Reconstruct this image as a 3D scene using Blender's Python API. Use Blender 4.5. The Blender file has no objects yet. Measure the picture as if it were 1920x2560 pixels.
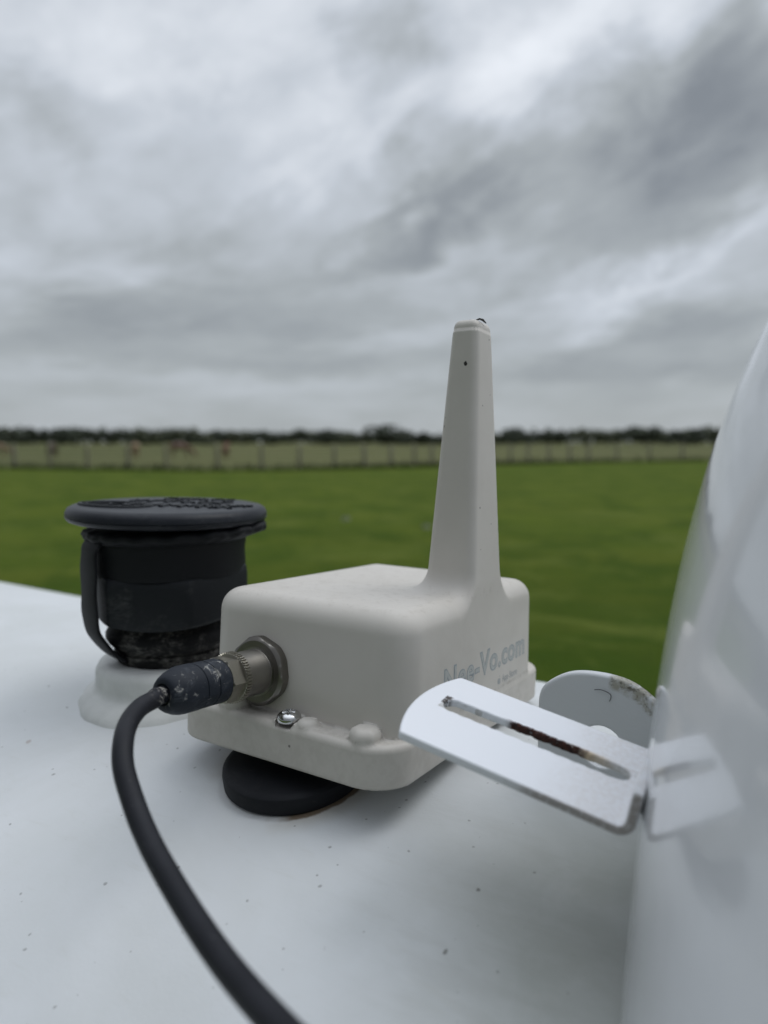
import bpy, bmesh, math, random
import numpy as np
from mathutils import Vector, Matrix
random.seed(7); rng = np.random.default_rng(7)
R = math.radians
scene = bpy.context.scene
C = scene.collection

# ---------------------------------------------------------------- camera
HC = 1.38                                   # camera height above the field
YAW, PITCH = 0.5605, 0.0978
cd = bpy.data.cameras.new("camera"); cam = bpy.data.objects.new("camera", cd); C.objects.link(cam)
cam.location = (0, 0, HC)
cam.rotation_euler = (math.pi/2 - PITCH, 0, YAW)
cd.sensor_fit = 'VERTICAL'; cd.sensor_height = 34.6; cd.lens = 24.09
cd.clip_start = 0.01; cd.clip_end = 5000
cd.dof.use_dof = True; cd.dof.focus_distance = 0.262; cd.dof.aperture_fstop = 7.0
cd.dof.aperture_blades = 0
scene.camera = cam
scene.view_settings.view_transform = 'Standard'
scene.view_settings.look = 'None'
scene.view_settings.exposure = 0.0
scene.view_settings.gamma = 1.0
scene.render.resolution_x = 768; scene.render.resolution_y = 1024

# ---------------------------------------------------------------- node helper
class NT:
    def __init__(s, tree): s.t = tree; s.n = tree.nodes; s.l = tree.links
    def node(s, typ, ins=None, **kw):
        nd = s.n.new(typ)
        for k, v in kw.items(): setattr(nd, k, v)
        if ins:
            for k, v in ins.items(): s.put(nd.inputs[k], v)
        return nd
    def put(s, sock, v):
        if hasattr(v, 'is_linked') or hasattr(v, 'links'): s.l.new(v, sock)
        else: sock.default_value = v
    def m(s, op, a, b=0.0, c=0.0, clamp=False):
        nd = s.n.new('ShaderNodeMath'); nd.operation = op; nd.use_clamp = clamp
        s.put(nd.inputs[0], a); s.put(nd.inputs[1], b); s.put(nd.inputs[2], c)
        return nd.outputs[0]
    def vm(s, op, a, b=(0,0,0), out=0, scale=None):
        nd = s.n.new('ShaderNodeVectorMath'); nd.operation = op
        s.put(nd.inputs[0], a)
        if scale is not None: s.put(nd.inputs['Scale'], scale)
        else: s.put(nd.inputs[1], b)
        return nd.outputs[out]
    def sep(s, v):
        nd = s.n.new('ShaderNodeSeparateXYZ'); s.put(nd.inputs[0], v); return nd.outputs
    def comb(s, x, y, z):
        nd = s.n.new('ShaderNodeCombineXYZ')
        for i, q in enumerate((x, y, z)): s.put(nd.inputs[i], q)
        return nd.outputs[0]
    def noise(s, vec, scale, detail=4, rough=.55, dist=0.0, col=False):
        nd = s.n.new('ShaderNodeTexNoise'); s.put(nd.inputs['Vector'], vec)
        s.put(nd.inputs['Scale'], scale); s.put(nd.inputs['Detail'], detail)
        s.put(nd.inputs['Roughness'], rough); s.put(nd.inputs['Distortion'], dist)
        return nd.outputs['Color' if col else 'Fac']
    def vor(s, vec, scale):
        nd = s.n.new('ShaderNodeTexVoronoi'); s.put(nd.inputs['Vector'], vec); s.put(nd.inputs['Scale'], scale)
        return nd.outputs['Distance'], nd.outputs['Color']
    def ss(s, v, a, b, lo=0.0, hi=1.0):       # smooth map range
        nd = s.n.new('ShaderNodeMapRange'); nd.interpolation_type = 'SMOOTHSTEP'
        for i, q in enumerate((v, a, b, lo, hi)): s.put(nd.inputs[i], q)
        return nd.outputs[0]
    def mix(s, f, a, b):
        nd = s.n.new('ShaderNodeMix'); nd.data_type = 'RGBA'
        s.put(nd.inputs[0], f); s.put(nd.inputs[6], a); s.put(nd.inputs[7], b)
        return nd.outputs[2]
def c4(r, g, b): return (r, g, b, 1.0)

# ---------------------------------------------------------------- world: overcast sky
SUN_EL, SUN_AZ = 58.0, 40.0                 # az measured from +Y towards +X
world = bpy.data.worlds.new("World"); scene.world = world; world.use_nodes = True
w = NT(world.node_tree); w.n.clear()
tc = w.node('ShaderNodeTexCoord').outputs['Generated']
d = w.vm('NORMALIZE', tc)
dx, dy, dz = w.sep(d)
az = w.m('MULTIPLY', w.m('ARCTAN2', dx, dy), 57.2958)
el = w.m('MULTIPLY', w.m('ARCSINE', dz), 57.2958)
zz = w.m('ADD', w.m('MAXIMUM', dz, 0.0), 0.10)
plane = w.comb(w.m('DIVIDE', dx, zz), w.m('DIVIDE', dy, zz), 0.0)
# rotate/stretch so the cloud rolls run obliquely
mp = w.node('ShaderNodeMapping', {'Vector': plane}); mp.inputs['Rotation'].default_value = (0, 0, R(28)); mp.inputs['Scale'].default_value = (0.80, 1.10, 1)
pl = mp.outputs[0]
elm = w.m('ADD', w.m('MULTIPLY', el, .105), w.m('MULTIPLY', w.m('SUBTRACT', 1.0, w.m('EXPONENT', w.m('MULTIPLY', w.m('MAXIMUM', el, 0.0), -.125))), 1.1))
ang = w.comb(w.m('MULTIPLY', az, .072), w.m('ADD', elm, w.m('MULTIPLY', w.m('MULTIPLY', az, -.026), w.ss(el, 2, 14))), 0.0)
big = w.noise(pl, 0.8, 3, .5, .2)
med = w.noise(w.vm('ADD', ang, (4.3, 6.1, 0)), 1.25, 6, .55, .35)
fine = w.noise(w.vm('ADD', ang, (1.3, 9.7, 4.0)), 3.0, 6, .58, .5)
pfine = w.noise(w.vm('ADD', pl, (3.3, 1.7, 2.0)), 1.5, 5, .52, .2)
warp = w.noise(ang, 1.7, 5, .60, .3, col=True)
wv = w.vm('SUBTRACT', warp, (.5, .5, .5))
wx, wy, wz = w.sep(wv)
azw = w.m('ADD', az, w.m('MULTIPLY', wx, 15.0))
elw = w.m('ADD', el, w.m('MULTIPLY', wy, w.ss(el, 0, 20, 3.0, 11.0)))
total = w.m('MULTIPLY', w.m('SUBTRACT', med, .5), 0.44)
total = w.m('ADD', total, w.m('MULTIPLY', w.m('SUBTRACT', fine, .5), 0.15))
total = w.m('ADD', total, w.m('MULTIPLY', w.m('SUBTRACT', pfine, .5), 0.07))
total = w.m('ADD', total, w.m('MULTIPLY', w.m('SUBTRACT', big, .5), 0.10))
total = w.m('MULTIPLY', total, w.ss(el, 0, 10, .45, 1.0))
# cloud masses: azimuth, elevation, half-width, half-height, tilt (deg), weight
MASSES = [
 (-9.6, 22.3, 7.5, 3.6, 25, -.32), (-3, 20, 6, 4, 20, -.16), (-27.8, 21.3, 3.4, 2.3, 20, -.19), (-22.5, 18.6, 4, 2, 30, -.12),
 (-26.5, 17.3, 6, 2, 32, -.14), (-31.4, 14.8, 6.5, 1.9, 22, -.16), (-54.9, 21.3, 5, 1.9, 5, -.14), (-31, 29.2, 2.8, 2.2, 0, -.16),
 (-50.7, 9.0, 10, 1.6, 8, -.12), (-45, 13.6, 8, 2.2, 25, -.08), (-9, 8.4, 9, 1.3, 10, -.14), (-12, 5.2, 11, 1.0, 0, -.10),
 (-42, 6.3, 12, .8, 0, -.08), (-22, 12.6, 4.5, 1.6, 20, -.07), (-14.5, 15.0, 5, 1.7, 20, -.08), (-36, 9.3, 7, 1.1, 5, -.06), (-60, 15, 5, 2, 10, -.05),
 (-22.6, 25.2, 6, 2.8, 32, .15), (-32.5, 23.2, 4, 2.0, 25, .12), (-23.2, 21.9, 1.8, 1.0, 10, .10), (-48.6, 24.4, 6, 1.8, 32, .10),
 (-14, 28.8, 7, 2.0, 8, .14), (-39.6, 19.0, 6, 1.1, 38, .11), (-11.3, 12.1, 9, 1.0, 28, .17), (-55, 26, 5, 2.2, 10, .07),
 (-47, 4.6, 12, .6, 0, .05), (-19, 10.2, 7, 1.2, 12, .06), (-57, 12.4, 6, 1.0, 12, .06), (-42, 27.5, 5, 2, 25, .06), (-27, 12.0, 4, .8, 15, .05),
]
for (a0, e0, sx, sy, tl, wt) in MASSES:
    px = w.m('SUBTRACT', azw, a0); py = w.m('SUBTRACT', elw, e0)
    ct, st = math.cos(R(tl)), math.sin(R(tl))
    u = w.m('DIVIDE', w.m('ADD', w.m('MULTIPLY', px, ct), w.m('MULTIPLY', py, st)), sx)
    v = w.m('DIVIDE', w.m('SUBTRACT', w.m('MULTIPLY', py, ct), w.m('MULTIPLY', px, st)), sy)
    q = w.m('ADD', w.m('MULTIPLY', u, u), w.m('MULTIPLY', v, v))
    g = w.m('EXPONENT', w.m('MULTIPLY', q, -0.7))
    total = w.m('MULTIPLY_ADD', g, wt * (1.32 if wt < 0 else .85), total)
grad = w.ss(el, -2, 30, 0.51, 0.76)
lum = w.m('ADD', grad, total)
lum = w.m('MAXIMUM', lum, 0.2)
# the overcast is brightest overhead, dimmed behind the viewer in place of a body blocking light
back = w.m('MULTIPLY', w.ss(dy, -0.9, 0.35, 0.40, 1.0), w.ss(el, 38, 75, 1.0, 2.75))
rmp = w.node('ShaderNodeValToRGB', {'Fac': lum}); cr = rmp.color_ramp
cr.elements[0].position = .22; cr.elements[0].color = c4(.235, .258, .285)
cr.elements[1].position = .98; cr.elements[1].color = c4(.86, .90, .96)
e = cr.elements.new(.50); e.color = c4(.395, .428, .45)
e = cr.elements.new(.70); e.color = c4(.57, .615, .675)
sky = w.node('ShaderNodeTexSky', sky_type='NISHITA', sun_disc=False, sun_elevation=R(SUN_EL), sun_rotation=R(SUN_AZ))
skyc = w.vm('SCALE', sky.outputs[0], scale=0.10)
cloudc = w.vm('SCALE', rmp.outputs[0], scale=back)
final = w.mix(0.95, skyc, cloudc)
bg = w.node('ShaderNodeBackground', {'Color': final, 'Strength': 1.0})
wo = w.node('ShaderNodeOutputWorld', {'Surface': bg.outputs[0]})

sd = bpy.data.lights.new("sun", 'SUN'); so = bpy.data.objects.new("sun", sd); C.objects.link(so)
sd.energy = 0.75; sd.angle = R(35); sd.color = (1, .98, .95)
sdir = Vector((math.sin(R(SUN_AZ))*math.cos(R(SUN_EL)), math.cos(R(SUN_AZ))*math.cos(R(SUN_EL)), math.sin(R(SUN_EL))))
so.rotation_euler = (-sdir).to_track_quat('-Z', 'Y').to_euler()

# ---------------------------------------------------------------- object helpers
def link_mesh(name, me, mat, parent=None, smooth=True):
    o = bpy.data.objects.new(name, me); C.objects.link(o)
    if mat: me.materials.append(mat)
    if smooth: me.polygons.foreach_set('use_smooth', [True]*len(me.polygons))
    if parent: o.parent = parent
    me.update(); return o
def obj(name, verts, faces, mat, parent=None, smooth=False, auto=None):
    me = bpy.data.meshes.new(name); me.from_pydata([tuple(map(float, p)) for p in verts], [], faces); me.update()
    o = link_mesh(name, me, mat, parent, smooth)
    if auto: sharp(o, auto)
    return o
def sharp(o, deg):
    me = o.data; bm = bmesh.new(); bm.from_mesh(me)
    for f in bm.faces: f.smooth = True
    for e in bm.edges:
        if len(e.link_faces) == 2 and e.calc_face_angle(0) > R(deg): e.smooth = False
    bm.to_mesh(me); bm.free()
def bmobj(name, bm, mat, parent=None, smooth=True, auto=None):
    bmesh.ops.recalc_face_normals(bm, faces=bm.faces)
    me = bpy.data.meshes.new(name); bm.to_mesh(me); bm.free()
    o = link_mesh(name, me, mat, parent, smooth)
    if auto: sharp(o, auto)
    return o
def thing(name, label, cat, loc=(0,0,0), rot=(0,0,0), group=None):
    o = bpy.data.objects.new(name, None); C.objects.link(o); o.empty_display_size = .05
    o.location = loc; o.rotation_euler = rot; o['label'] = label; o['category'] = cat
    if group: o['group'] = group
    return o
def tag(o, label=None, cat=None, group=None, kind=None):
    if label: o['label'] = label
    if cat: o['category'] = cat
    if group: o['group'] = group
    if kind: o['kind'] = kind
    return o
def lathe(prof, n=96, M=None, wob=None):
    """prof: (r,z) list, closed on the axis if r=0.  returns verts, faces"""
    vs, fs = [], []; rings = []
    for k, (r, z) in enumerate(prof):
        if r < 1e-7: vs.append((0, 0, z)); rings.append([len(vs)-1]); continue
        idx = []
        for i in range(n):
            a = 2*math.pi*i/n; rr, z2 = r, z
            if wob: rr, z2 = wob(k, a, r, z)
            idx.append(len(vs)); vs.append((rr*math.cos(a), rr*math.sin(a), z2))
        rings.append(idx)
    for A, B in zip(rings[:-1], rings[1:]):
        if len(A) == 1 and len(B) == 1: continue
        for i in range(n):
            j = (i+1) % n
            if len(A) == 1: fs.append((A[0], B[i], B[j]))
            elif len(B) == 1: fs.append((A[i], B[0], A[j]))
            else: fs.append((A[i], B[i], B[j], A[j]))
    if M is not None: vs = [tuple(M @ Vector(p)) for p in vs]
    return vs, fs
def lobj(name, prof, mat, parent, n=96, M=None, wob=None, auto=40):
    vs, fs = lathe(prof, n, M, wob)
    bm = bmesh.new(); bv = [bm.verts.new(p) for p in vs]
    for f in fs: bm.faces.new([bv[i] for i in f])
    return bmobj(name, bm, mat, parent, True, auto)
def rnd(r0, z0, r1, z1, rad, n=5):
    """profile of a disc from z0 up to z1 with rounded rims; r0 bottom radius r1 top radius"""
    p = [(0, z0)]
    for i in range(n+1):
        a = -math.pi/2 + math.pi/2*i/n; p.append((r0-rad+rad*math.cos(a), z0+rad+rad*math.sin(a)))
    for i in range(n+1):
        a = math.pi/2*i/n; p.append((r1-rad+rad*math.cos(a), z1-rad+rad*math.sin(a)))
    p.append((0, z1)); return p
def tube(path, radii, n=24, cap=True):
    pts = [Vector(p) for p in path]; vs, fs = [], []
    t0 = (pts[1]-pts[0]).normalized(); up = Vector((0, 0, 1)) if abs(t0.z) < .9 else Vector((1, 0, 0))
    nx = t0.cross(up).normalized()
    for i, p in enumerate(pts):
        t = (pts[min(i+1, len(pts)-1)]-pts[max(i-1, 0)]).normalized()
        nx = (nx - t*nx.dot(t)).normalized(); ny = t.cross(nx)
        r = radii[i] if hasattr(radii, '__len__') else radii
        for k in range(n):
            a = 2*math.pi*k/n; vs.append(tuple(p + nx*(r*math.cos(a)) + ny*(r*math.sin(a))))
    for i in range(len(pts)-1):
        for k in range(n):
            j = (k+1) % n; fs.append((i*n+k, i*n+j, (i+1)*n+j, (i+1)*n+k))
    if cap:
        fs.append(tuple(range(n))[::-1]); fs.append(tuple((len(pts)-1)*n+k for k in range(n)))
    return vs, fs
def smooth_path(pts, sub=10):
    P = [np.array(p, float) for p in pts]; P = [2*P[0]-P[1]]+P+[2*P[-1]-P[-2]]; out = []
    for i in range(1, len(P)-2):
        for k in range(sub):
            t = k/sub; a, b, c_, e_ = P[i-1], P[i], P[i+1], P[i+2]
            out.append(.5*((2*b)+(-a+c_)*t+(2*a-5*b+4*c_-e_)*t*t+(-a+3*b-3*c_+e_)*t**3))
    out.append(P[-2]); return out
def boxv(x0, x1, y0, y1, z0, z1):
    vs = [(x, y, z) for z in (z0, z1) for y in (y0, y1) for x in (x0, x1)]
    fs = [(0, 2, 3, 1), (4, 5, 7, 6), (0, 1, 5, 4), (2, 6, 7, 3), (0, 4, 6, 2), (1, 3, 7, 5)]
    return vs, fs

# ---------------------------------------------------------------- implicit surfaces
def smin(a, b, k):
    h = np.clip(.5+.5*(b-a)/k, 0, 1); return b+(a-b)*h-k*h*(1-h)
def smax(a, b, k): return -smin(-a, -b, k)
def rrect(x, y, cx_, cy_, hx, hy, r):
    qx = np.abs(x-cx_)-(hx-r); qy = np.abs(y-cy_)-(hy-r)
    return np.hypot(np.maximum(qx, 0), np.maximum(qy, 0)) + np.minimum(np.maximum(qx, qy), 0) - r
def rslab(d2, z, z0, z1, rt, rb=None):
    """extrude a 2d distance between z0,z1 with rounded top/bottom edges"""
    rb = rt if rb is None else rb
    def one(dd, e, r):
        a = dd+r; b = e+r
        return np.hypot(np.maximum(a, 0), np.maximum(b, 0))+np.minimum(np.maximum(a, b), 0)-r
    return np.maximum(one(d2, z-z1, rt), one(d2, z0-z, rb))
def surface_net(F, lo, hi, h, proj=3):
    lo = np.array(lo, float); hi = np.array(hi, float)
    n = np.ceil((hi-lo)/h).astype(int)+1
    ax = [lo[i]+h*np.arange(n[i]) for i in range(3)]
    X, Y, Z = np.meshgrid(*ax, indexing='ij')
    V = F(X, Y, Z); S = V < 0
    c = [(i, j, k) for i in (0, 1) for j in (0, 1) for k in (0, 1)]
    sl = lambda a, o: a[o[0]:n[0]-1+o[0], o[1]:n[1]-1+o[1], o[2]:n[2]-1+o[2]]
    cnt = sum(sl(S, o).astype(np.int8) for o in c); act = (cnt > 0) & (cnt < 8)
    idx = -np.ones(act.shape, int); I = np.argwhere(act); idx[act] = np.arange(len(I))
    acc = np.zeros((len(I), 3)); num = np.zeros(len(I))
    for a in c:
        for axn in range(3):
            if a[axn]: continue
            b = list(a); b[axn] = 1
            va = V[I[:,0]+a[0], I[:,1]+a[1], I[:,2]+a[2]]; vb = V[I[:,0]+b[0], I[:,1]+b[1], I[:,2]+b[2]]
            m = (va < 0) != (vb < 0); t = np.where(m, va/np.where(m, va-vb, 1), 0)
            p = np.array(a, float)[None]+np.zeros((len(I), 3)); p[:, axn] = t
            acc[m] += p[m]; num[m] += 1
    P = lo+h*(I+acc/num[:, None])
    quads = []
    for axn in range(3):
        o1, o2 = [(1, 2), (2, 0), (0, 1)][axn]
        A = S; s0 = [slice(None)]*3; s1 = [slice(None)]*3; s0[axn] = slice(0, -1); s1[axn] = slice(1, None)
        ch = A[tuple(s0)] != A[tuple(s1)]; E = np.argwhere(ch)
        ok = (E[:, o1] > 0) & (E[:, o2] > 0) & (E[:, o1] < n[o1]-1) & (E[:, o2] < n[o2]-1); E = E[ok]
        sgn = S[tuple(E.T)]
        q = []
        for (u_, v_) in ((-1, -1), (0, -1), (0, 0), (-1, 0)):
            e_ = E.copy(); e_[:, o1] += u_; e_[:, o2] += v_; q.append(idx[tuple(e_.T)])
        q = np.stack(q, 1); q[~sgn] = q[~sgn][:, ::-1]; quads.append(q)
    Q = np.concatenate(quads)
    def gradf(P):
        g = np.zeros_like(P); e = .05*h
        for i in range(3):
            D = np.zeros(3); D[i] = e
            g[:, i] = (F(*(P+D).T)-F(*(P-D).T))/(2*e)
        return g
    for _ in range(proj):
        g = gradf(P); f = F(*P.T); st = f[:, None]*g/np.maximum((g*g).sum(1), .2)[:, None]
        P = P - np.clip(st, -.6*h, .6*h)
    g = gradf(P); N = g/np.maximum(np.linalg.norm(g, axis=1), 1e-9)[:, None]
    return P, Q, N
def net_obj(name, P, Q, N, mat, parent, sc=.001):
    used = np.unique(Q); mp_ = -np.ones(len(P), int); mp_[used] = np.arange(len(used))
    me = bpy.data.meshes.new(name); P2 = P[used]*sc; Q2 = mp_[Q]
    me.vertices.add(len(P2)); me.vertices.foreach_set('co', P2.ravel())
    me.loops.add(Q2.size); me.loops.foreach_set('vertex_index', Q2.ravel())
    me.polygons.add(len(Q2)); me.polygons.foreach_set('loop_start', np.arange(len(Q2))*4)
    me.polygons.foreach_set('loop_total', np.full(len(Q2), 4)); me.update(calc_edges=True)
    o = link_mesh(name, me, mat, parent, True)
    me.normals_split_custom_set_from_vertices([tuple(v) for v in N[used]])
    return o

# ---------------------------------------------------------------- materials
def mat(name):
    m = bpy.data.materials.new(name); m.use_nodes = True; t = NT(m.node_tree); t.n.clear()
    b = t.node('ShaderNodeBsdfPrincipled'); o = t.node('ShaderNodeOutputMaterial', {'Surface': b.outputs[0]})
    return m, t, b
def pos(t): return t.node('ShaderNodeTexCoord').outputs['Object']
def bump(t, b, h, strength, dist):
    bn = t.node('ShaderNodeBump', {'Height': h, 'Strength': strength, 'Distance': dist}); t.put(b.inputs['Normal'], bn.outputs[0])
def specks(t, p, scale, size, chance, jit=.35):
    """small irregular spots: one per voronoi cell, only in a share of the cells"""
    pw = t.vm('ADD', p, t.vm('SCALE', t.vm('SUBTRACT', t.noise(p, scale*2.2, 2, .5, 0, True), (.5, .5, .5)), scale=jit/scale))
    dd, cc = t.vor(pw, scale); r_, g_, b_ = t.sep(cc)
    sz = t.m('MULTIPLY', t.m('ADD', g_, .25), size)
    near = t.ss(dd, t.m('MULTIPLY', sz, .55), sz, 1, 0)
    return t.m('MULTIPLY', near, t.m('LESS_THAN', r_, chance))

def m_tankpaint():
    m, t, b = mat('white tank paint'); p = t.node('ShaderNodeNewGeometry').outputs['Position']
    n1 = t.noise(p, 9, 5, .6, .3); n2 = t.noise(p, 38, 5, .65, .5); n3 = t.noise(p, 420, 3, .6)
    col = t.mix(t.ss(n1, .38, .68), c4(.66, .68, .695), c4(.60, .62, .62))
    # grey-green grime, with contact shade beside the dome painted into it
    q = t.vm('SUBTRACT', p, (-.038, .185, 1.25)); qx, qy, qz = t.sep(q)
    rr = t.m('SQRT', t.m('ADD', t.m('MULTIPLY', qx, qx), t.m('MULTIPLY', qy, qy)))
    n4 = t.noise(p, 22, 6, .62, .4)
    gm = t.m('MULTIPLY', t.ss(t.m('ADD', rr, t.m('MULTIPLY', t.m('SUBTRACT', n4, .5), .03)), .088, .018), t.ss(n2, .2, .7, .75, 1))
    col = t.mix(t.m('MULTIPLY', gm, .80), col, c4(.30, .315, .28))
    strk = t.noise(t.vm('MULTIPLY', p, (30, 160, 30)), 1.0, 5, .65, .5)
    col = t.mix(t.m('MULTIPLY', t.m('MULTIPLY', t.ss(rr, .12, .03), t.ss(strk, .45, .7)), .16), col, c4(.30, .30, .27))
    streak = t.noise(t.vm('MULTIPLY', p, (60, 240, 60)), 1.0, 4, .6, .4)
    col = t.mix(t.m('MULTIPLY', t.ss(streak, .55, .8), .18), col, c4(.5, .5, .46))
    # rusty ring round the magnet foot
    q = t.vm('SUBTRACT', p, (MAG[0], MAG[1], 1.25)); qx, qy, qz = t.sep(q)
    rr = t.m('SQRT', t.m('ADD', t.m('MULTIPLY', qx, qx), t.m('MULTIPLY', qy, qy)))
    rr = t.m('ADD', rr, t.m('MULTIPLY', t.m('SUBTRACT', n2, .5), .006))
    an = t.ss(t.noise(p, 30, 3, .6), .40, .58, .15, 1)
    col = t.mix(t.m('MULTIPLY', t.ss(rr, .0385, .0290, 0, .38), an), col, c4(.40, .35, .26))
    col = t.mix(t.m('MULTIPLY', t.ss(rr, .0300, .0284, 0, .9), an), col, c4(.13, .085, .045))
    s1 = specks(t, p, 95, .10, .20); s2 = specks(t, p, 280, .18, .18); s3 = specks(t, t.vm('ADD', p, (3, 1, 2)), 33, .055, .09)
    dark = t.m('MAXIMUM', t.m('MAXIMUM', s1, t.m('MULTIPLY', s2, .7)), s3)
    col = t.mix(t.m('MULTIPLY', dark, .72), col, c4(.09, .085, .075))
    rs = specks(t, t.vm('ADD', p, (1.7, .4, .9)), 48, .07, .16)
    col = t.mix(t.m('MULTIPLY', t.m('MULTIPLY', rs, t.ss(rr, .20, .06)), .8), col, c4(.20, .085, .03))
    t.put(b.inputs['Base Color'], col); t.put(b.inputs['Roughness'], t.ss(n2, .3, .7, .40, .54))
    b.inputs['Specular IOR Level'].default_value = .45
    hh = t.m('ADD', t.m('MULTIPLY', t.noise(p, 900, 2, .5), .5), t.m('ADD', t.m('MULTIPLY', n3, .8), t.m('MULTIPLY', dark, 2.0)))
    bump(t, b, hh, .22, .0004)
    return m
def m_plain(name, col, rough, metal=0.0, spec=.5, vary=.06, bscale=600, bstr=.12, bdist=.0003, speck=None, coat=0):
    m, t, b = mat(name); p = pos(t)
    n = t.noise(p, 55, 5, .6, .3)
    dk = tuple(v*(1-vary*2) for v in col)
    cc = t.mix(t.ss(n, .35, .7), c4(*col), c4(*dk))
    if speck:
        for (sc, sz, ch, sc_col, amt) in speck:
            cc = t.mix(t.m('MULTIPLY', specks(t, p, sc, sz, ch), amt), cc, c4(*sc_col))
    t.put(b.inputs['Base Color'], cc); t.put(b.inputs['Roughness'], t.ss(n, .3, .7, rough-.05, rough+.06))
    b.inputs['Metallic'].default_value = metal; b.inputs['Specular IOR Level'].default_value = spec
    if coat: b.inputs['Coat Weight'].default_value = coat; b.inputs['Coat Roughness'].default_value = .08
    if bstr: bump(t, b, t.noise(p, bscale, 3, .6), bstr, bdist)
    return m
def m_dusty(name, base, dust, amount, scale=45, rough=.6, lo=.5, hi=.75, chalk=0.0, bstr=.3, fine=260):
    """dark rubber with pale dust and chalky scuffs"""
    m, t, b = mat(name); p = pos(t)
    n = t.noise(p, scale, 6, .65, .6); n2 = t.noise(t.vm('MULTIPLY', p, (1, 1, 2.6)), fine, 5, .7, .4)
    f = t.m('MULTIPLY', t.ss(n, lo, hi), t.ss(n2, .35, .7))
    col = t.mix(t.m('MULTIPLY', f, amount), c4(*base), c4(*dust))
    if chalk:
        n3 = t.noise(t.vm('ADD', p, (5, 2, 8)), scale*2.2, 7, .72, .8)
        ck = t.m('MULTIPLY', t.ss(n3, .57, .62), t.ss(n, .42, .56))
        col = t.mix(t.m('MULTIPLY', ck, chalk), col, c4(.45, .44, .41))
    t.put(b.inputs['Base Color'], col); b.inputs['Roughness'].default_value = rough
    b.inputs['Specular IOR Level'].default_value = .22
    bump(t, b, n2, bstr, .0004)
    return m

# ================================================================ setting
ZT = HC - 0.126            # crest of the tank
YC = 0.272                 # tank axis
RT = 0.475
def surf(y): return ZT - RT + math.sqrt(RT*RT-(y-YC)**2)
MAG = (-.1736, .2105, surf(.2105))

def m_field(name, a, b_, c_, sc):
    m, t, b = mat(name); p = pos(t)
    n1 = t.noise(p, sc*.12, 4, .6, .4); n2 = t.noise(p, sc, 5, .65, .3); n3 = t.noise(p, sc*9, 5, .7)
    st = t.noise(t.vm('MULTIPLY', p, (.25, 1.3, 1)), sc*.5, 3, .5, .2)
    col = t.mix(t.ss(n1, .35, .65), c4(*a), c4(*b_))
    col = t.mix(t.m('MULTIPLY', t.ss(st, .4, .7), .55), col, c4(*c_))
    col = t.mix(t.m('MULTIPLY', t.ss(n2, .45, .75), .35), col, c4(*b_))
    col = t.mix(t.m('MULTIPLY', t.ss(n3, .45, .7), .35), col, c4(a[0]*.5, a[1]*.5, a[2]*.5))
    t.put(b.inputs['Base Color'], col); b.inputs['Roughness'].default_value = .95
    b.inputs['Specular IOR Level'].default_value = .1
    bump(t, b, t.m('ADD', n3, n2), .8, .05)
    return m
g = obj('pasture', [(-1500, -600, 0), (1500, -600, 0), (1500, 2500, 0), (-1500, 2500, 0)], [(0, 1, 2, 3)],
        m_field('pasture hay', (.118, .125, .046), (.088, .10, .036), (.165, .155, .075), .12))
tag(g, kind='structure')
def m_lawn():
    m, t, b = mat('mown grass'); p = pos(t)
    n1 = t.noise(p, .16, 4, .6, .4); n2 = t.noise(p, .75, 6, .72, .6); n3 = t.noise(p, 9, 5, .7)
    x_, y_, z_ = t.sep(p); dd = t.m('SQRT', t.m('ADD', t.m('MULTIPLY', x_, x_), t.m('MULTIPLY', y_, y_)))
    dd = t.m('ADD', dd, t.m('MULTIPLY', t.m('SUBTRACT', n1, .5), 9))
    col = t.mix(t.ss(dd, 1.5, 14), c4(.036, .062, .006), c4(.082, .116, .013))     # darker by the tank, paler farther out: view-angle shading put into the colour
    st = t.noise(t.comb(t.m('MULTIPLY', t.m('ADD', t.m('MULTIPLY', x_, .83), t.m('MULTIPLY', y_, .55)), .22), t.m('MULTIPLY', t.m('SUBTRACT', t.m('MULTIPLY', y_, .83), t.m('MULTIPLY', x_, .55)), 1.2), 0), .8, 3, .5, .2)
    col = t.mix(t.m('MULTIPLY', t.ss(st, .42, .68), .35), col, c4(.115, .130, .018))
    col = t.mix(t.m('MULTIPLY', t.ss(n2, .42, .62), .72), col, c4(.034, .066, .006))
    n5 = t.noise(t.vm('ADD', p, (31, 7, 0)), .9, 5, .7, .8)
    col = t.mix(t.m('MULTIPLY', t.ss(n5, .50, .68), .55), col, c4(.125, .150, .030))
    col = t.mix(t.m('MULTIPLY', t.ss(n3, .50, .72), .4), col, c4(.035, .05, .01))
    t.put(b.inputs['Base Color'], col); b.inputs['Roughness'].default_value = .95
    b.inputs['Specular IOR Level'].default_value = .05
    bump(t, b, t.m('ADD', n3, n2), .8, .05)
    return m
def fpt(az_, dist): return (dist*math.sin(R(az_)), dist*math.cos(R(az_)))
FENCE = [(-88, 47), (-62.5, 43.5), (-54, 38.5), (-46.5, 35), (-40, 35.5), (-33, 37.5), (-25, 42), (-17, 49), (-9, 56), (0, 66), (12, 90)]
vs = [fpt(a_, d_*.995)+(0.004,) for a_, d_ in FENCE]
back_pts = [(90, 20, .004), (90, -60, .004), (-90, -60, .004), (-90, -5, .004)]
vs = vs + back_pts
lawn = obj('lawn', vs, [tuple(range(len(vs)))[::-1]], m_lawn())
tag(lawn, kind='structure')

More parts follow.
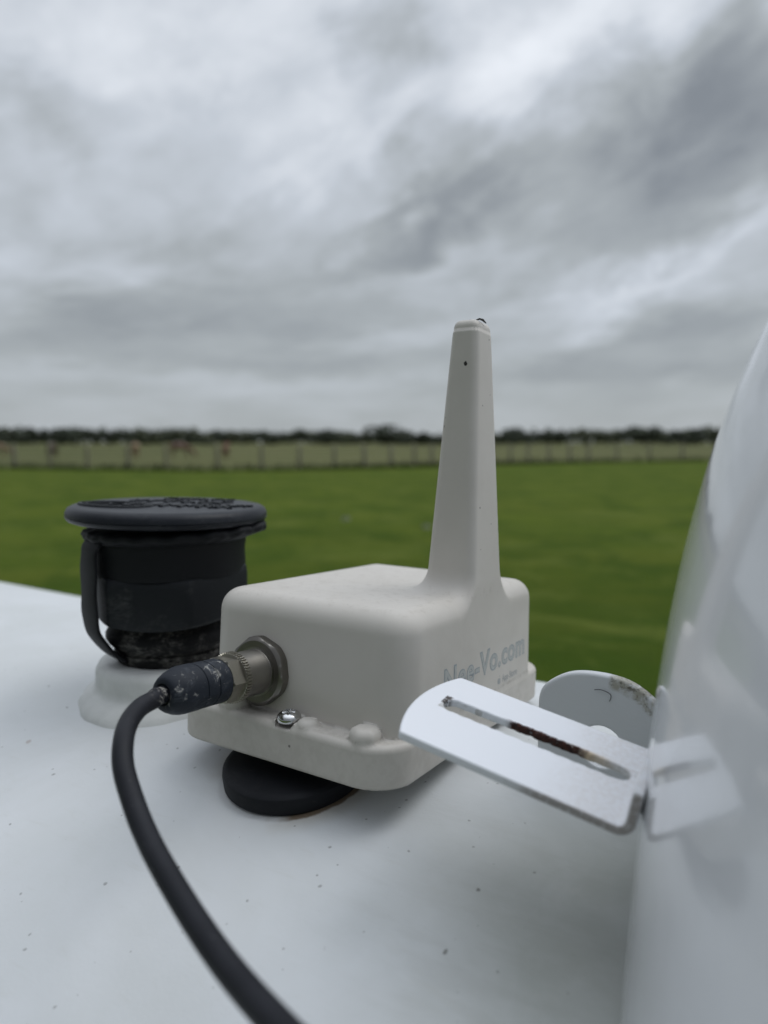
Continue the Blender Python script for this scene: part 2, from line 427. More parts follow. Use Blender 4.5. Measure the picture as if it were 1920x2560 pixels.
# ---- fence
m_wood = m_plain('weathered wood', (.27, .255, .19), .85, vary=.2, bscale=60, bdist=.004)
ft = thing('field_fence', 'long weathered post and rail fence between the mown grass and the tan pasture', 'fence', fpt(-46, 36)+(0,))
ox, oy = ft.location.x, ft.location.y
def fence_at(a_):
    for (a0, d0), (a1, d1) in zip(FENCE[:-1], FENCE[1:]):
        if a0 <= a_ <= a1: return d0+(d1-d0)*(a_-a0)/(a1-a0)
POSTX = [38, 127, 220, 321, 417, 544, 654, 749, 836, 911, 977, 1035, 1078, 1130, 1183, 1230, 1275, 1319, 1371, 1423, 1469, 1541, 1622, 1703, 1790, 1880]
posts = []
for px in POSTX:
    a_ = -math.degrees(YAW)+math.degrees(math.atan((px-960)/1782)); posts.append(a_)
posts = [-71, -68.5, -66, -63.6] + posts
for a_ in posts:
    x_, y_ = fpt(a_, fence_at(a_)); hgt = 1.22+random.uniform(-.05, .06); rr = random.uniform(.085, .115)
    vv, ff = lathe([(rr*1.05, 0), (rr, .3), (rr*.95, hgt-.05), (rr*.75, hgt), (0, hgt+.02)], 12)
    lx, ly = random.uniform(-.02, .02), random.uniform(-.02, .02)
    vv = [(p[0]+x_-ox+lx*p[2], p[1]+y_-oy+ly*p[2], p[2]) for p in vv]
    obj('post', vv, ff, m_wood, ft, smooth=True)
for zr in (.42, .78, 1.12):
    pth = [fpt(a_, fence_at(a_)-.12) for a_ in posts]
    vv, ff = [], []
    for (x_, y_) in pth:
        k = len(vv); hh = .022
        vv += [(x_-ox, y_-oy, zr-hh), (x_-ox, y_-oy-.03, zr-hh), (x_-ox, y_-oy-.03, zr+hh), (x_-ox, y_-oy, zr+hh)]
        if k:
            for j in range(4): ff.append((k-4+j, k-4+(j+1) % 4, k+(j+1) % 4, k+j))
    obj('rail', vv, ff, m_wood, ft)

# ---- tufts of long grass left standing under the fence
def tuft_mesh(name, spots, hmin, hmax, wid, material, per):
    vv, ff = [], []
    for (x_, y_, s_) in spots:
        for _ in range(per):
            bx_, by_ = x_+random.gauss(0, .22), y_+random.gauss(0, .16)
            h_ = random.uniform(hmin, hmax)*s_; a_ = random.uniform(0, math.pi); l_ = random.uniform(.05, .35)*h_
            ca, sa = math.cos(a_)*wid, math.sin(a_)*wid; k = len(vv)
            vv += [(bx_-ca, by_-sa, 0), (bx_+ca, by_+sa, 0), (bx_+l_*sa*20, by_-l_*ca*20, h_)]; ff.append((k, k+1, k+2))
    return obj(name, vv, ff, material)
m_long = m_plain('long grass', (.07, .10, .03), .9, vary=.25, bstr=0)
sp = []
for i in range(len(posts)-1):
    for k in range(14):
        a_ = posts[i]+(posts[i+1]-posts[i])*(k+random.random())/14
        x_, y_ = fpt(a_, fence_at(a_)+random.uniform(-.3, .35)); sp.append((x_, y_, random.uniform(.5, 1.2)))
tag(tuft_mesh('long_grass', sp, .12, .42, .035, m_long, 14), 'rough dark grass left unmown along the foot of the fence', 'grass', kind='stuff')

# ---- pale patches in the lawn
m_pale = m_plain('clover flowers', (.26, .29, .20), .8, vary=.1, bstr=0)
for (a_, d_, lb) in ((-35.2, 12.6, 'small pale flower clump in the lawn behind the round black vent cap, farther left'), (-28.7, 11.4, 'small pale flower clump in the lawn just left of the white antenna')):
    x_, y_ = fpt(a_, d_); vv, ff = [], []; nu, nv = 18, 10
    for j in range(nv+1):
        for i in range(nu):
            th_, r_ = 2*math.pi*i/nu, .085*j/nv
            vv.append((r_*math.cos(th_)*(1+.2*math.sin(3*th_)), r_*1.2*math.sin(th_), max(0, .05*(1-(j/nv)**2)+random.uniform(-.02, .025))*(j < nv)))
    for j in range(nv):
        for i in range(nu):
            if (i*7+j*5) % 3: ff.append((j*nu+i, (j+1)*nu+i, (j+1)*nu+(i+1) % nu, j*nu+(i+1) % nu))
    o = obj('flower_clump', vv, ff, m_pale); o.location = (x_, y_, .004); tag(o, lb, 'flowers', 'pale flower clumps in the lawn')

# ---- trees
m_leafs = [m_plain('leaves dark', (.105, .125, .088), .8, vary=.3, bstr=0), m_plain('leaves mid', (.16, .18, .115), .8, vary=.3, bstr=0)]
m_bark = m_plain('bark', (.09, .08, .065), .9, vary=.2, bstr=0)
def crown_geo(vv, ff, cx_, cy_, cz_, rx, ry, rz, n, s):
    lobes = [(random.gauss(0, .45), random.gauss(0, .45), random.uniform(-.35, .55), random.uniform(.35, .62)) for _ in range(9)]
    for _ in range(n):
        lx, ly, lz, lr = random.choice(lobes)
        v_ = Vector((random.gauss(0, 1), random.gauss(0, 1), random.gauss(0, 1))).normalized()*(lr*random.uniform(.55, 1.0))
        X_, Y_, Z_ = cx_+(lx+v_.x)*rx, cy_+(ly+v_.y)*ry, cz_+(lz+v_.z)*rz
        if Z_ < .2: continue
        a = Vector((random.gauss(0, 1), random.gauss(0, 1), random.gauss(0, .8))).normalized()*s*random.uniform(.5, 1.2)
        b_ = a.cross(Vector((random.gauss(0, 1), random.gauss(0, 1), random.gauss(0, 1)))).normalized()*s*random.uniform(.4, .8)
        k = len(vv); P_ = Vector((X_, Y_, Z_))
        vv += [tuple(P_-a), tuple(P_+b_), tuple(P_+a), tuple(P_-b_)]; ff.append((k, k+1, k+2, k+3))
# far wood: one unbroken dark mass
vv, ff = [], []; vv2, ff2 = [], []
a_ = -80.0
while a_ < 20:
    dist_ = random.uniform(335, 385); hgt = random.uniform(5.4, 7.2)
    if -66 < a_ < -47: hgt += .8
    if -32.5 < a_ < -26.6: hgt *= .72
    if -24.5 < a_ < -22.5: hgt *= .8
    if a_ > -19: hgt += .7
    x_, y_ = fpt(a_, dist_); rw = random.uniform(3.0, 5.5)
    T_ = (vv, ff) if random.random() < .6 else (vv2, ff2)
    crown_geo(T_[0], T_[1], x_, y_, hgt*.5, rw, rw, hgt*.60, 260, .95)
    a_ += random.uniform(.28, .5)
tag(obj('far_wood', vv, ff, m_leafs[0]), 'low dark band of woodland along the horizon', 'woodland', kind='stuff')
tag(obj('far_thicket', vv2, ff2, m_leafs[1]), 'lighter green scrub growing in front of the dark woodland band', 'scrub', kind='stuff')
TREES = [(-63.8, 300, 7.2, 6.5, 'rounded dark tree rising from the woodland above the far left end of the fence'),
         (-55.5, 310, 7.0, 5.0, 'dark tree crown standing above the woodland, left of the black vent cap'),
         (-36.6, 300, 6.8, 6.0, 'broad dark tree with open sky on both sides, midway between vent cap and antenna'),
         (-32.0, 290, 7.4, 8.0, 'widest dark tree standing alone just left of the white antenna'),
         (-29.0, 300, 5.2, 3.6, 'small dark tree half hidden by the left edge of the white antenna'),
         (-22.0, 300, 6.8, 5.2, 'dark tree just right of the white antenna'),
         (-18.6, 305, 5.6, 4.6, 'low dark tree, second to the right of the white antenna'),
         (-12.2, 300, 7.2, 7.0, 'dark tree rising above the wood close to the white dome')]
for (a_, d_, h_, rw, lb) in TREES:
    x_, y_ = fpt(a_, d_); h_ *= 1.12; t_ = thing('tree', lb, 'tree', (x_, y_, 0), group='trees standing out of the far woodland')
    vv, ff = [], []; crown_geo(vv, ff, 0, 0, h_*.50, rw, rw, h_*.50, 1300, .70)
    obj('crown', vv, ff, m_leafs[0], t_)
    tv, tf = tube([(0, 0, 0), (.1, 0, h_*.3), (0, .1, h_*.6)], [.35, .27, .15], 8)
    for _ in range(4):
        aa = random.uniform(0, 6.28); k = len(tv)
        v2, f2 = tube([(0, 0, h_*.35), (rw*.35*math.cos(aa), rw*.35*math.sin(aa), h_*.6)], [.15, .06], 6)
        tv += v2; tf += [tuple(i+k for i in f_) for f_ in f2]
    obj('trunk', tv, tf, m_bark, t_)

# ---- cattle
def cow(label, az_, dist_, heading, col, graze, scale=1.0):
    x_, y_ = fpt(az_, dist_)
    m_ = m_plain('hide', col, .8, vary=.12, bstr=0)
    nodes = [((-.75, 0, 1.12), .24, -1), ((-.35, 0, 1.05), .33, 0), ((.15, 0, 1.02), .34, 1), ((.6, 0, 1.08), .29, 2)]
    if graze: nodes += [((.95, 0, .88), .17, 3), ((1.2, 0, .50), .13, 4), ((1.33, 0, .26), .12, 5), ((1.45, 0, .08), .075, 6)]
    else: nodes += [((.95, 0, 1.28), .17, 3), ((1.18, 0, 1.48), .14, 4), ((1.38, 0, 1.42), .12, 5), ((1.6, 0, 1.30), .075, 6)]
    def leg(base, x0, s_, hind, k):
        pts = ([((x0, s_*.17, .82), .15), ((x0+.06, s_*.17, .62), .10), ((x0-.08, s_*.17, .40), .06), ((x0-.03, s_*.17, .06), .045), ((x0+.02, s_*.17, .03), .055)] if hind
               else [((x0, s_*.16, .78), .12), ((x0+.02, s_*.16, .42), .065), ((x0+.01, s_*.16, .07), .045), ((x0+.04, s_*.16, .03), .055)])
        prev = base
        for q_, r_ in pts: nodes.append((q_, r_, prev)); prev = len(nodes)-1
    leg(0, -.68, 1, True, 0); leg(0, -.62, -1, True, 0); leg(3, .55, 1, False, 0); leg(3, .62, -1, False, 0)
    nodes.append(((-.98, 0, 1.1), .04, 0)); nodes.append(((-1.02, 0, .6), .03, len(nodes)-1))
    hb = 6
    nodes.append(((nodes[5][0][0]-.08, .22, nodes[5][0][2]+.06), .035, 5)); nodes.append(((nodes[5][0][0]-.08, -.22, nodes[5][0][2]+.06), .035, 5))
    me = bpy.data.meshes.new('cow'); me.from_pydata([n_[0] for n_ in nodes], [(i, n_[2]) for i, n_ in enumerate(nodes) if n_[2] >= 0], []); me.update()
    o = bpy.data.objects.new('cow_tmp', me); C.objects.link(o)
    sk = o.modifiers.new('s', 'SKIN')
    for i, n_ in enumerate(nodes): me.skin_vertices[0].data[i].radius = (n_[1], n_[1])
    me.skin_vertices[0].data[0].use_root = True
    ss_ = o.modifiers.new('u', 'SUBSURF'); ss_.levels = 1; ss_.render_levels = 1
    dg = bpy.context.evaluated_depsgraph_get(); m2 = bpy.data.meshes.new_from_object(o.evaluated_get(dg)); bpy.data.objects.remove(o)
    m2.materials.clear()
    c = link_mesh('cow', m2, m_, None, True); c.location = (x_, y_, 0); c.rotation_euler = (0, 0, heading); c.scale = (scale,)*3
    tag(c, label, 'cow', 'cattle grazing in the pasture beyond the fence'); return c
cow('tan cow cut by the left edge of the photo behind the fence', -60.6, 72, 1.0, (.24, .16, .10), True, 1.0)
cow('dark brown cow behind the second fence post from the left', -57.0, 70, 2.3, (.07, .035, .028), True, 1.0)
cow('pale tan cow between the third and fourth fence posts, palest of the herd', -51.3, 66, 2.6, (.34, .23, .14), True, 1.0)
cow('red brown cow behind the fence above the middle of the black vent cap', -48.0, 64, .5, (.15, .070, .05), True, 1.0)
cow('red brown cow behind the fence above the right edge of the black vent cap', -44.6, 62, 2.2, (.17, .072, .048), False, .85)

# ================================================================ propane tank
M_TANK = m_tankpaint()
tank = thing('propane_tank', 'white horizontal propane tank with speckled grimy paint lying across the foreground', 'gas tank', (-.05, YC, 0))
XL, XR = -1.35, 1.25
prof = []
HL = .24
for i in range(13):
    a_ = math.pi/2*i/12; prof.append((RT*math.sin(a_), XL-HL*math.cos(a_)))
nst = 26
for i in range(1, nst): prof.append((RT, XL+(XR-XL)*i/nst))
for i in range(13):
    a_ = math.pi/2*(1-i/12); prof.append((RT*math.sin(a_), XR+HL*math.cos(a_)))
# cylinder with finer facets round the top is not needed: 256 segments
Mx = Matrix.Translation((.05, 0, ZT-RT)) @ Matrix.Rotation(math.pi/2, 4, 'Y')
vs, fs = lathe(prof, 720, Mx)
bm = bmesh.new(); bv = [bm.verts.new(p) for p in vs]
for f in fs: bm.faces.new([bv[i] for i in f])
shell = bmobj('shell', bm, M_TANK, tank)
for X_ in (-.85, .85):
    for s_ in (-1, 1):
        v1, f1 = boxv(X_-.05, X_+.05, s_*.26-.04, s_*.26+.04, 0.0, ZT-RT-.32)
        v2, f2 = boxv(X_-.09, X_+.09, s_*.26-.08, s_*.26+.08, -.02, .012); k = len(v1)
        obj('leg', v1+v2, f1+[tuple(i+k for i in f_) for f_ in f2], M_TANK, tank)

# weld collar under the relief valve
VX, VY = -.286, .249
def weld(k, a, r, z):
    if k in (0, 1, 2): return r+.0009*math.sin(4*a+1)+.0004*math.sin(13*a), z+(.0004*math.sin(11*a) if k else 0)
    return r, z
zs = surf(VY)
Mv = Matrix.Translation((VX-tank.location.x, VY-YC, 0))
M_COLLAR = m_plain('collar paint', (.66, .67, .65), .5, vary=.07, bscale=300, bstr=.25, speck=[(90, .12, .12, (.12, .08, .05), .8)])
lobj('weld_collar', [(.0490, zs-.010), (.0478, zs-.0045), (.0462, zs-.0015), (.0435, zs+.0010), (.0402, zs+.0028), (.0386, zs+.0044), (.0382, zs+.007), (.0380, zs+.0125), (.0362, zs+.0158), (.0325, zs+.0168), (0, zs+.0168)], M_COLLAR, tank, 128, Mv, weld, auto=60)

# ================================================================ relief valve
M_RUB = m_dusty('black rubber', (.009, .010, .012), (.07, .07, .07), .35, 60, .6, .55, .8, bstr=.2)
M_CAP = m_dusty('cap rubber', (.012, .014, .019), (.052, .056, .063), .75, 30, .42, .38, .75, bstr=.22)
M_BAND = m_dusty('worn band rubber', (.014, .016, .019), (.10, .10, .10), .6, 42, .55, .48, .72, bstr=.3)
M_THR = m_dusty('dirty threads', (.008, .008, .009), (.22, .21, .195), .75, 70, .75, .44, .64, bstr=.7, fine=300)
valve = thing('relief_valve', 'black pressure relief valve with round rubber rain cap on white collar', 'relief valve', (VX, VY, zs+.0168)); valve.scale = (.905,)*3
vz = valve.location.z
Z = lambda zrel: zrel+(HC-vz)/.905       # heights measured from the camera level
def lump(k, a, r, z): return r*(1+.010*math.sin(3*a+.7)+.006*math.sin(11*a+k)), z
lobj('threaded_neck', [(.0, -.001), (.0290, -.001), (.0308, .0012), (.0316, .0045), (.0318, .0062), (.0305, .0068), (.0322, .0085), (.0342, .0105), (.0358, .0130), (.0360, .0155), (.0348, .0180), (.0325, .0205), (.032, Z(-.094))], M_THR, valve, 128, None, lump, 60)
# hexagonal wrench band with worn corners
def hexw(k, a, r, z):
    q = math.cos(math.pi/6)/math.cos(((a+.50) % (math.pi/3))-math.pi/6)
    f = min(1.0, .92*q/1.0) if r > .030 else 1
    top = k >= 4
    dz = .0045*(q-1)*(-1 if top else 1)*1.2
    return r*(.45+.55*min(1.02, .955*q/math.cos(math.pi/6)*.93)), z+(.0016*math.sin(2*a+.4) if r > .03 else 0)+dz*(1 if r > .03 else 0)
lobj('hex_band', [(.030, Z(-.0965)), (.0400, Z(-.0965)), (.0420, Z(-.0957)), (.0428, Z(-.0940)), (.0431, Z(-.075)), (.0425, Z(-.0712)), (.0405, Z(-.0700)), (.030, Z(-.0695))], M_BAND, valve, 180, None, hexw, 50)
def wobb(k, a, r, z): return r*(1+.004*math.sin(2*a+1)), z
lobj('valve_body', [(.0, Z(-.0695)), (.0412, Z(-.0720)), (.0418, Z(-.069)), (.0415, Z(-.060)), (.0422, Z(-.056)), (.0425, Z(-.050)), (.040, Z(-.046)), (0, Z(-.045))], M_RUB, valve, 128, None, wobb)
def torn(k, a, r, z):
    if k in (2, 3, 4):
        s_ = .5+.5*math.cos(a-.45); f_ = s_**4
        rag = .0006*math.sin(17*a+.5*math.sin(5*a))+.0005*math.sin(37*a+1)
        return r+.0085*f_+rag*(.4+f_), z-.0012*(1-f_)+.0016*f_+.0006*math.sin(19*a)
    return r, z
lobj('torn_gasket', [(.038, Z(-.0545)), (.0425, Z(-.0535)), (.0452, Z(-.0505)), (.0462, Z(-.0485)), (.0450, Z(-.0465)), (.0385, Z(-.0462))], M_RUB, valve, 220, None, torn, 70)
capM = Matrix.Translation((.0000, 0, Z(-.0440))) @ Matrix.Rotation(R(1.2), 4, 'Y') @ Matrix.Rotation(R(-.6), 4, 'X')

cap = lobj('rain_cap', [(0, 0), (.046, 0), (.0508, .0002), (.0530, .0010), (.0540, .0022), (.0543, .0031), (.0540, .0034), (.0544, .0038), (.0542, .0056), (.0531, .0076), (.0512, .0087), (.0492, .0091), (.0475, .0091), (0, .0092)], M_CAP, valve, 160, capM, None, 50)
# embossing on the cap: an oval badge and worn rows of raised lettering, too worn to read
vv, ff = [], []
def ribbon(pts, wd, hz=.0011):
    k0 = len(vv); n_ = len(pts)
    for i, p in enumerate(pts):
        p = Vector((p[0], p[1])); t_ = (Vector(pts[min(i+1, n_-1)][:2])-Vector(pts[max(i-1, 0)][:2])).normalized(); nn = Vector((-t_.y, t_.x))*wd/2
        for (s_, z_) in ((-1.25, 0), (-.8, hz), (.8, hz), (1.25, 0)): vv.append((p.x+nn.x*s_, p.y+nn.y*s_, .0090+z_))
    for i in range(n_-1):
        for j in range(3): ff.append((k0+4*i+j, k0+4*i+j+1, k0+4*i+4+j+1, k0+4*i+4+j))
    ff.append((k0, k0+1, k0+2, k0+3)); k1 = k0+4*(n_-1); ff.append((k1+3, k1+2, k1+1, k1))
er = R(12)
def E_(u_, v_): return (-.0155+u_*math.cos(er)-v_*math.sin(er), -.024+u_*math.sin(er)+v_*math.cos(er))
ribbon([E_(.0215*math.cos(t_), .0135*math.sin(t_)) for t_ in np.linspace(0, 2*math.pi, 49)], .0019)
ribbon([E_(.0180*math.cos(t_), .0100*math.sin(t_)) for t_ in np.linspace(.9, 5.2, 30)], .0010)
ribbon([E_(*q) for q in ((-.011, -.004), (-.006, .004), (-.001, -.004), (.004, .004), (.008, -.003), (.013, -.001))], .0016)
def row(cx_, cy_, ln, sz, seed):
    rr = random.Random(seed); u0 = -ln/2
    while u0 < ln/2:
        w_ = sz*rr.uniform(.55, .8)
        pts = [(u0, -sz/2), (u0+w_*rr.uniform(0, .3), sz/2), (u0+w_*rr.uniform(.4, .7), rr.uniform(-.2, .2)*sz), (u0+w_, sz/2*rr.choice((1, -1)))]
        er2 = R(30)
        ribbon([(cx_+p*math.cos(er2)-q*math.sin(er2), cy_+p*math.sin(er2)+q*math.cos(er2)) for p, q in pts], sz*.24)
        u0 += sz*.95
row(.014, -.006, .056, .0105, 3); row(-.004, .013, .056, .0105, 4); row(-.010, .030, .036, .0075, 5); row(.030, .012, .028, .0055, 6)
vv = [tuple(capM @ Vector(p)) for p in vv]
obj('embossed_badge', vv, ff, M_BAND, cap)
# rubber retaining strap hanging down the left side and tucking under the neck
sa = math.atan2(-.6, -.80)
lat = Vector((math.cos(R(255)), math.sin(R(255)), 0)); side = Vector((-lat.y, lat.x, 0))
prof_s = [(.0425, -.0520), (.0450, -.0560), (.0458, -.062), (.0461, -.072), (.0463, -.083), (.0461, -.092), (.0450, -.100), (.0415, -.1065), (.0370, -.1125), (.0325, -.1165), (.0300, -.1175)]
pp = smooth_path([(r_, z_, 0) for r_, z_ in prof_s], 6); vv, ff = [], []
for i, q in enumerate(pp):
    t_ = (pp[min(i+1, len(pp)-1)]-pp[max(i-1, 0)]); t_ = t_/np.linalg.norm(t_); nn = np.array([-t_[1], t_[0]])
    hw = .0098+.0006*math.sin(i*.5)
    for (s_, w_) in ((-1, -.8), (-1, .8), (-.4, 1), (.6, 1), (1, .8), (1, -.8), (.6, -1), (-.4, -1)):
        rr = q[0]+nn[0]*s_*.0013; z_ = q[1]+nn[1]*s_*.0013
        P_ = lat*rr+side*(w_*hw); vv.append((P_.x, P_.y, Z(z_)))
    if i:
        k = 8*i
        for j in range(8): ff.append((k-8+j, k-8+(j+1) % 8, k+(j+1) % 8, k+j))
ff.append(tuple(range(8))); ff.append(tuple(range(len(vv)-8, len(vv)))[::-1])
o = obj('retaining_strap', vv, ff, M_RUB, valve); sharp(o, 50)

# ================================================================ dome
def m_domepaint():
    m, t, b = mat('glossy white dome paint'); p = pos(t)
    n = t.noise(p, 7, 4, .6, .3); n2 = t.noise(p, 60, 4, .6)
    col = t.mix(t.ss(n, .35, .7), c4(.75, .76, .79), c4(.71, .72, .75))
    t.put(b.inputs['Base Color'], col); b.inputs['Roughness'].default_value = .16
    b.inputs['Specular IOR Level'].default_value = .6
    b.inputs['Coat Weight'].default_value = .7; b.inputs['Coat Roughness'].default_value = .06
    bump(t, b, t.m('ADD', n, t.m('MULTIPLY', n2, .15)), .35, .004)
    return m
DX, DY = .1667, .2016
dome = thing('tank_dome', 'glossy white rounded dome cover at the right edge with slotted bracket on its side', 'tank dome', (DX, DY, surf(DY)))
dz0 = dome.location.z
zb, ztop = -.1675, .1689
prof = []
for i in range(70):
    zr = -.150+(ztop-.0005+.150)*(1-(1-i/69)**1.35); s_ = (zr-zb)/(ztop-zb); prof.append((.2079*(1-max(s_, 0)**3.55)**(1/1.57), zr+HC-dz0))
inner = [(max(r_-.003, .001), z_-.002) for r_, z_ in prof[::-1]]
prof = prof+[(0, prof[-1][1]+.0002)]
cov = lobj('cover', prof, m_domepaint(), dome, 256, auto=80)
for v_ in cov.data.vertices: v_.co.y += .264*(v_.co.z-(zb+HC-dz0))       # the cover leans back over the tank


# slotted bracket welded to the dome wall (millimetres, local frame L,W,N)
UB, RI, TH = 60.5, 2.0, 2.6; MIDR = RI+TH/2
def strap_sdf(u, w, n):
    du = u-UB
    th = np.arctan2(du, np.maximum(RI-n, 1e-6)); rho = np.hypot(du, RI-n)
    leg = n >= RI
    s = np.where(du <= 0, u, np.where(leg, UB+math.pi/2*MIDR+(n-RI), UB+th*MIDR))
    nn = np.where(du <= 0, n, np.where(leg, RI-du, RI-rho))
    cu, cw, rad = 47.0, 22.0, 51.5
    S_END = UB+math.pi/2*MIDR+13.0
    d2 = rrect(s, w, (S_END-8)/2, 22, (S_END+8)/2+1, 22, 1.2)
    d2 = smax(d2, np.hypot(s-cu, w-cw)-rad, .8)
    d2 = smax(d2, np.hypot(s-(S_END-51.5), w-cw)-51.5, .8)
    wav = .35*np.sin(s*.9)+.25*np.sin(s*2.3+1)
    mid = np.clip((s-18)/8, 0, 1)*np.clip((52-s)/6, 0, 1)
    sc_ = np.clip(s, 6.9, 55.8)
    slot = np.hypot(s-sc_, w-24.8)-(3.75+.12*np.sin(s*1.3)+np.where(w > 24.8, wav*mid*.55, 0))
    d2 = smax(d2, -slot, .5)
    return rslab(d2, nn, -TH, 0.0, .55)
P_, Q_, N_ = surface_net(strap_sdf, (-7, -2, -5), (68, 46, 20), .5, 3)
def m_strap():
    m, t, b = mat('white powder coat bracket'); p = pos(t); px, py, pz = t.sep(t.vm('SCALE', p, scale=1000.0))
    n = t.noise(p, 130, 5, .65, .3); n2 = t.noise(p, 700, 4, .65)
    rough_zone = t.ss(t.m('ADD', px, t.m('MULTIPLY', n, 14)), 43, 62)
    col = t.mix(t.m('MULTIPLY', rough_zone, t.ss(n2, .36, .62, .15, .6)), c4(.80, .82, .86), c4(.63, .60, .58))
    # rust on the far wall of the slot
    wall = t.m('SUBTRACT', py, 28.2)
    near = t.m('MULTIPLY', t.m('MULTIPLY', t.ss(wall, -1.0, -.2), t.ss(t.m('ADD', wall, t.m('MULTIPLY', n2, -2.2)), .4, -.3)), t.ss(t.noise(p, 330, 5, .7, .6), .30, .42))
    ux = t.m('ADD', px, t.m('MULTIPLY', t.m('SUBTRACT', n, .5), 12))
    rng_ = t.m('MULTIPLY', t.ss(ux, 20, 24), t.ss(ux, 47, 43))
    rust = t.m('MULTIPLY', near, rng_)
    sl = t.m('MULTIPLY', t.m('LESS_THAN', t.m('ABSOLUTE', t.m('SUBTRACT', py, 24.8)), 3.75), t.m('MULTIPLY', t.m('GREATER_THAN', px, 2.5), t.m('LESS_THAN', px, 61)))
    stain = t.m('MULTIPLY', t.m('MULTIPLY', t.ss(wall, -1, 0), t.ss(wall, 2.0, .2)), t.m('MULTIPLY', t.ss(ux, 36, 46), t.ss(ux, 58, 46)))
    col = t.mix(t.m('MULTIPLY', stain, .8), col, c4(.50, .36, .18))
    grime = t.m('MULTIPLY', sl, t.ss(n, .42, .62))
    col = t.mix(t.m('MULTIPLY', grime, .65), col, c4(.28, .26, .22))
    rc = t.mix(t.ss(n2, .35, .7), c4(.022, .010, .009), c4(.070, .022, .013))
    col = t.mix(rust, col, rc)
    tip = t.m('MULTIPLY', t.m('MULTIPLY', t.ss(px, 5.0, 3.6), t.m('GREATER_THAN', px, 2.2)), t.ss(t.m('ABSOLUTE', t.m('SUBTRACT', py, 26.5)), 2.9, 2.2))
    col = t.mix(t.m('MULTIPLY', tip, t.ss(n2, .35, .5)), col, c4(.05, .04, .035))
    top = t.m('MULTIPLY', t.ss(py, 41.5, 44), t.ss(pz, 3, 7)); top = t.m('MULTIPLY', top, t.ss(n2, .3, .6))
    col = t.mix(t.m('MULTIPLY', top, .8), col, c4(.34, .20, .08))
    # chips along the lower edge
    edge = t.m('MULTIPLY', t.ss(py, .45, .0), t.ss(t.m('ADD', px, t.m('MULTIPLY', n, 16)), 36, 52))
    col = t.mix(t.m('MULTIPLY', edge, t.ss(n2, .3, .5, .25, .75)), col, c4(.24, .20, .18))
    t.put(b.inputs['Base Color'], col); t.put(b.inputs['Roughness'], t.mix(rust, c4(.42, .42, .42), c4(.9, .9, .9)))
    hgt = t.m('ADD', t.m('MULTIPLY', n2, t.m('ADD', t.m('MULTIPLY', rough_zone, 2.2), .25)), t.m('MULTIPLY', rust, 1.5))
    hgt = t.m('ADD', hgt, t.m('MULTIPLY', t.m('MULTIPLY', n, rough_zone), 2.5))
    bump(t, b, hgt, .35, .0005)
    return m
br = net_obj('slotted_bracket', P_, Q_, N_, m_strap(), dome)
Lx, Wx, Nx = Vector((.97823, .06156, -.19819)), Vector((-.0508, .997, .059)), Vector((.2012, -.0476, .97839))
Lx.normalize(); Wx = (Wx-Lx*Wx.dot(Lx)).normalized(); Nx = Lx.cross(Wx)
Ms = Matrix((Lx, Wx, Nx)).transposed().to_4x4(); Ms.translation = Vector((-.0993, .1656, -.0805+HC))-dome.location
br.matrix_local = Ms; br['label'] = 'slotted flat bracket reaching left with rust inside its slot'

# upright round-topped lug behind it, with one hole
LX, LY = -.0658, .250
def lug_sdf(x, y, z):
    d2 = rrect(x, z, 0, -26, 22.3, 26, 2.0)
    d2 = smax(d2, np.hypot(x, z+29.0)-28.8, 3.0)
    halo = np.hypot(x-1.2, z+27.3)
    d2 = smax(d2, -(np.hypot(x-1.2, z+27.3)-4.7), .7)
    dd = rslab(d2, y+0*x, -2.0, 2.0, 1.2)
    return smax(dd, -(np.maximum(halo-7.6, -(y+1.85))), .8)
P_, Q_, N_ = surface_net(lug_sdf, (-25, -4, -54), (25, 4, 3), .6, 3)
def m_lug():
    m, t, b = mat('white lug paint'); p = pos(t); px, py, pz = t.sep(t.vm('SCALE', p, scale=1000.0))
    n = t.noise(p, 150, 5, .7, .5); n2 = t.noise(p, 600, 4, .65)
    rad = t.m('SQRT', t.m('ADD', t.m('MULTIPLY', px, px), t.m('POWER', t.m('ADD', pz, 29.0), 2.0)))
    rim = t.m('MULTIPLY', t.ss(rad, 23.2, 25.0), t.m('MULTIPLY', t.ss(px, 2.5, 5.5), t.ss(px, 21, 17)))
    rim = t.m('MULTIPLY', rim, t.ss(n, .33, .55))
    col = t.mix(t.m('MULTIPLY', rim, .85), c4(.66, .68, .70), c4(.34, .32, .25))
    col = t.mix(t.m('MULTIPLY', t.m('MULTIPLY', rim, t.ss(n2, .5, .62)), .8), col, c4(.10, .09, .07))
    col = t.mix(t.m('MULTIPLY', specks(t, p, 160, .10, .12), .7), col, c4(.1, .09, .08))
    t.put(b.inputs['Base Color'], col); b.inputs['Roughness'].default_value = .42
    bump(t, b, t.m('ADD', t.noise(p, 500, 3, .6), t.m('MULTIPLY', rim, 3)), .2, .0004)
    return m
lug = net_obj('hinge_lug', P_, Q_, N_, m_lug(), dome)
lug.matrix_local = Matrix.Translation(Vector((LX, LY, -.0808+HC))-dome.location) @ Matrix.Rotation(R(0), 4, 'Z')
lug['label'] = 'upright round topped plate with a bolt hole and grime along its rim'
# thread of dark lint caught on the lug
m_lint = m_plain('lint', (.03, .025, .03), .9, bstr=0)
v_, f_ = tube([Vector(q)*.001 for q in smooth_path([(-1.5, -2.5, -6.6), (.8, -2.45, -6.2), (3.2, -2.5, -6.7), (4.3, -2.45, -7.6), (4.2, -2.5, -9.0), (3.8, -2.4, -9.8)], 6)], .00012, 6)
o = obj('lint_thread', v_, f_, m_lint, None, smooth=True); o.location = Vector((LX, LY, -.0808+HC))
tag(o, 'tiny dark hooked thread stuck to the face of the round topped lug', 'thread')

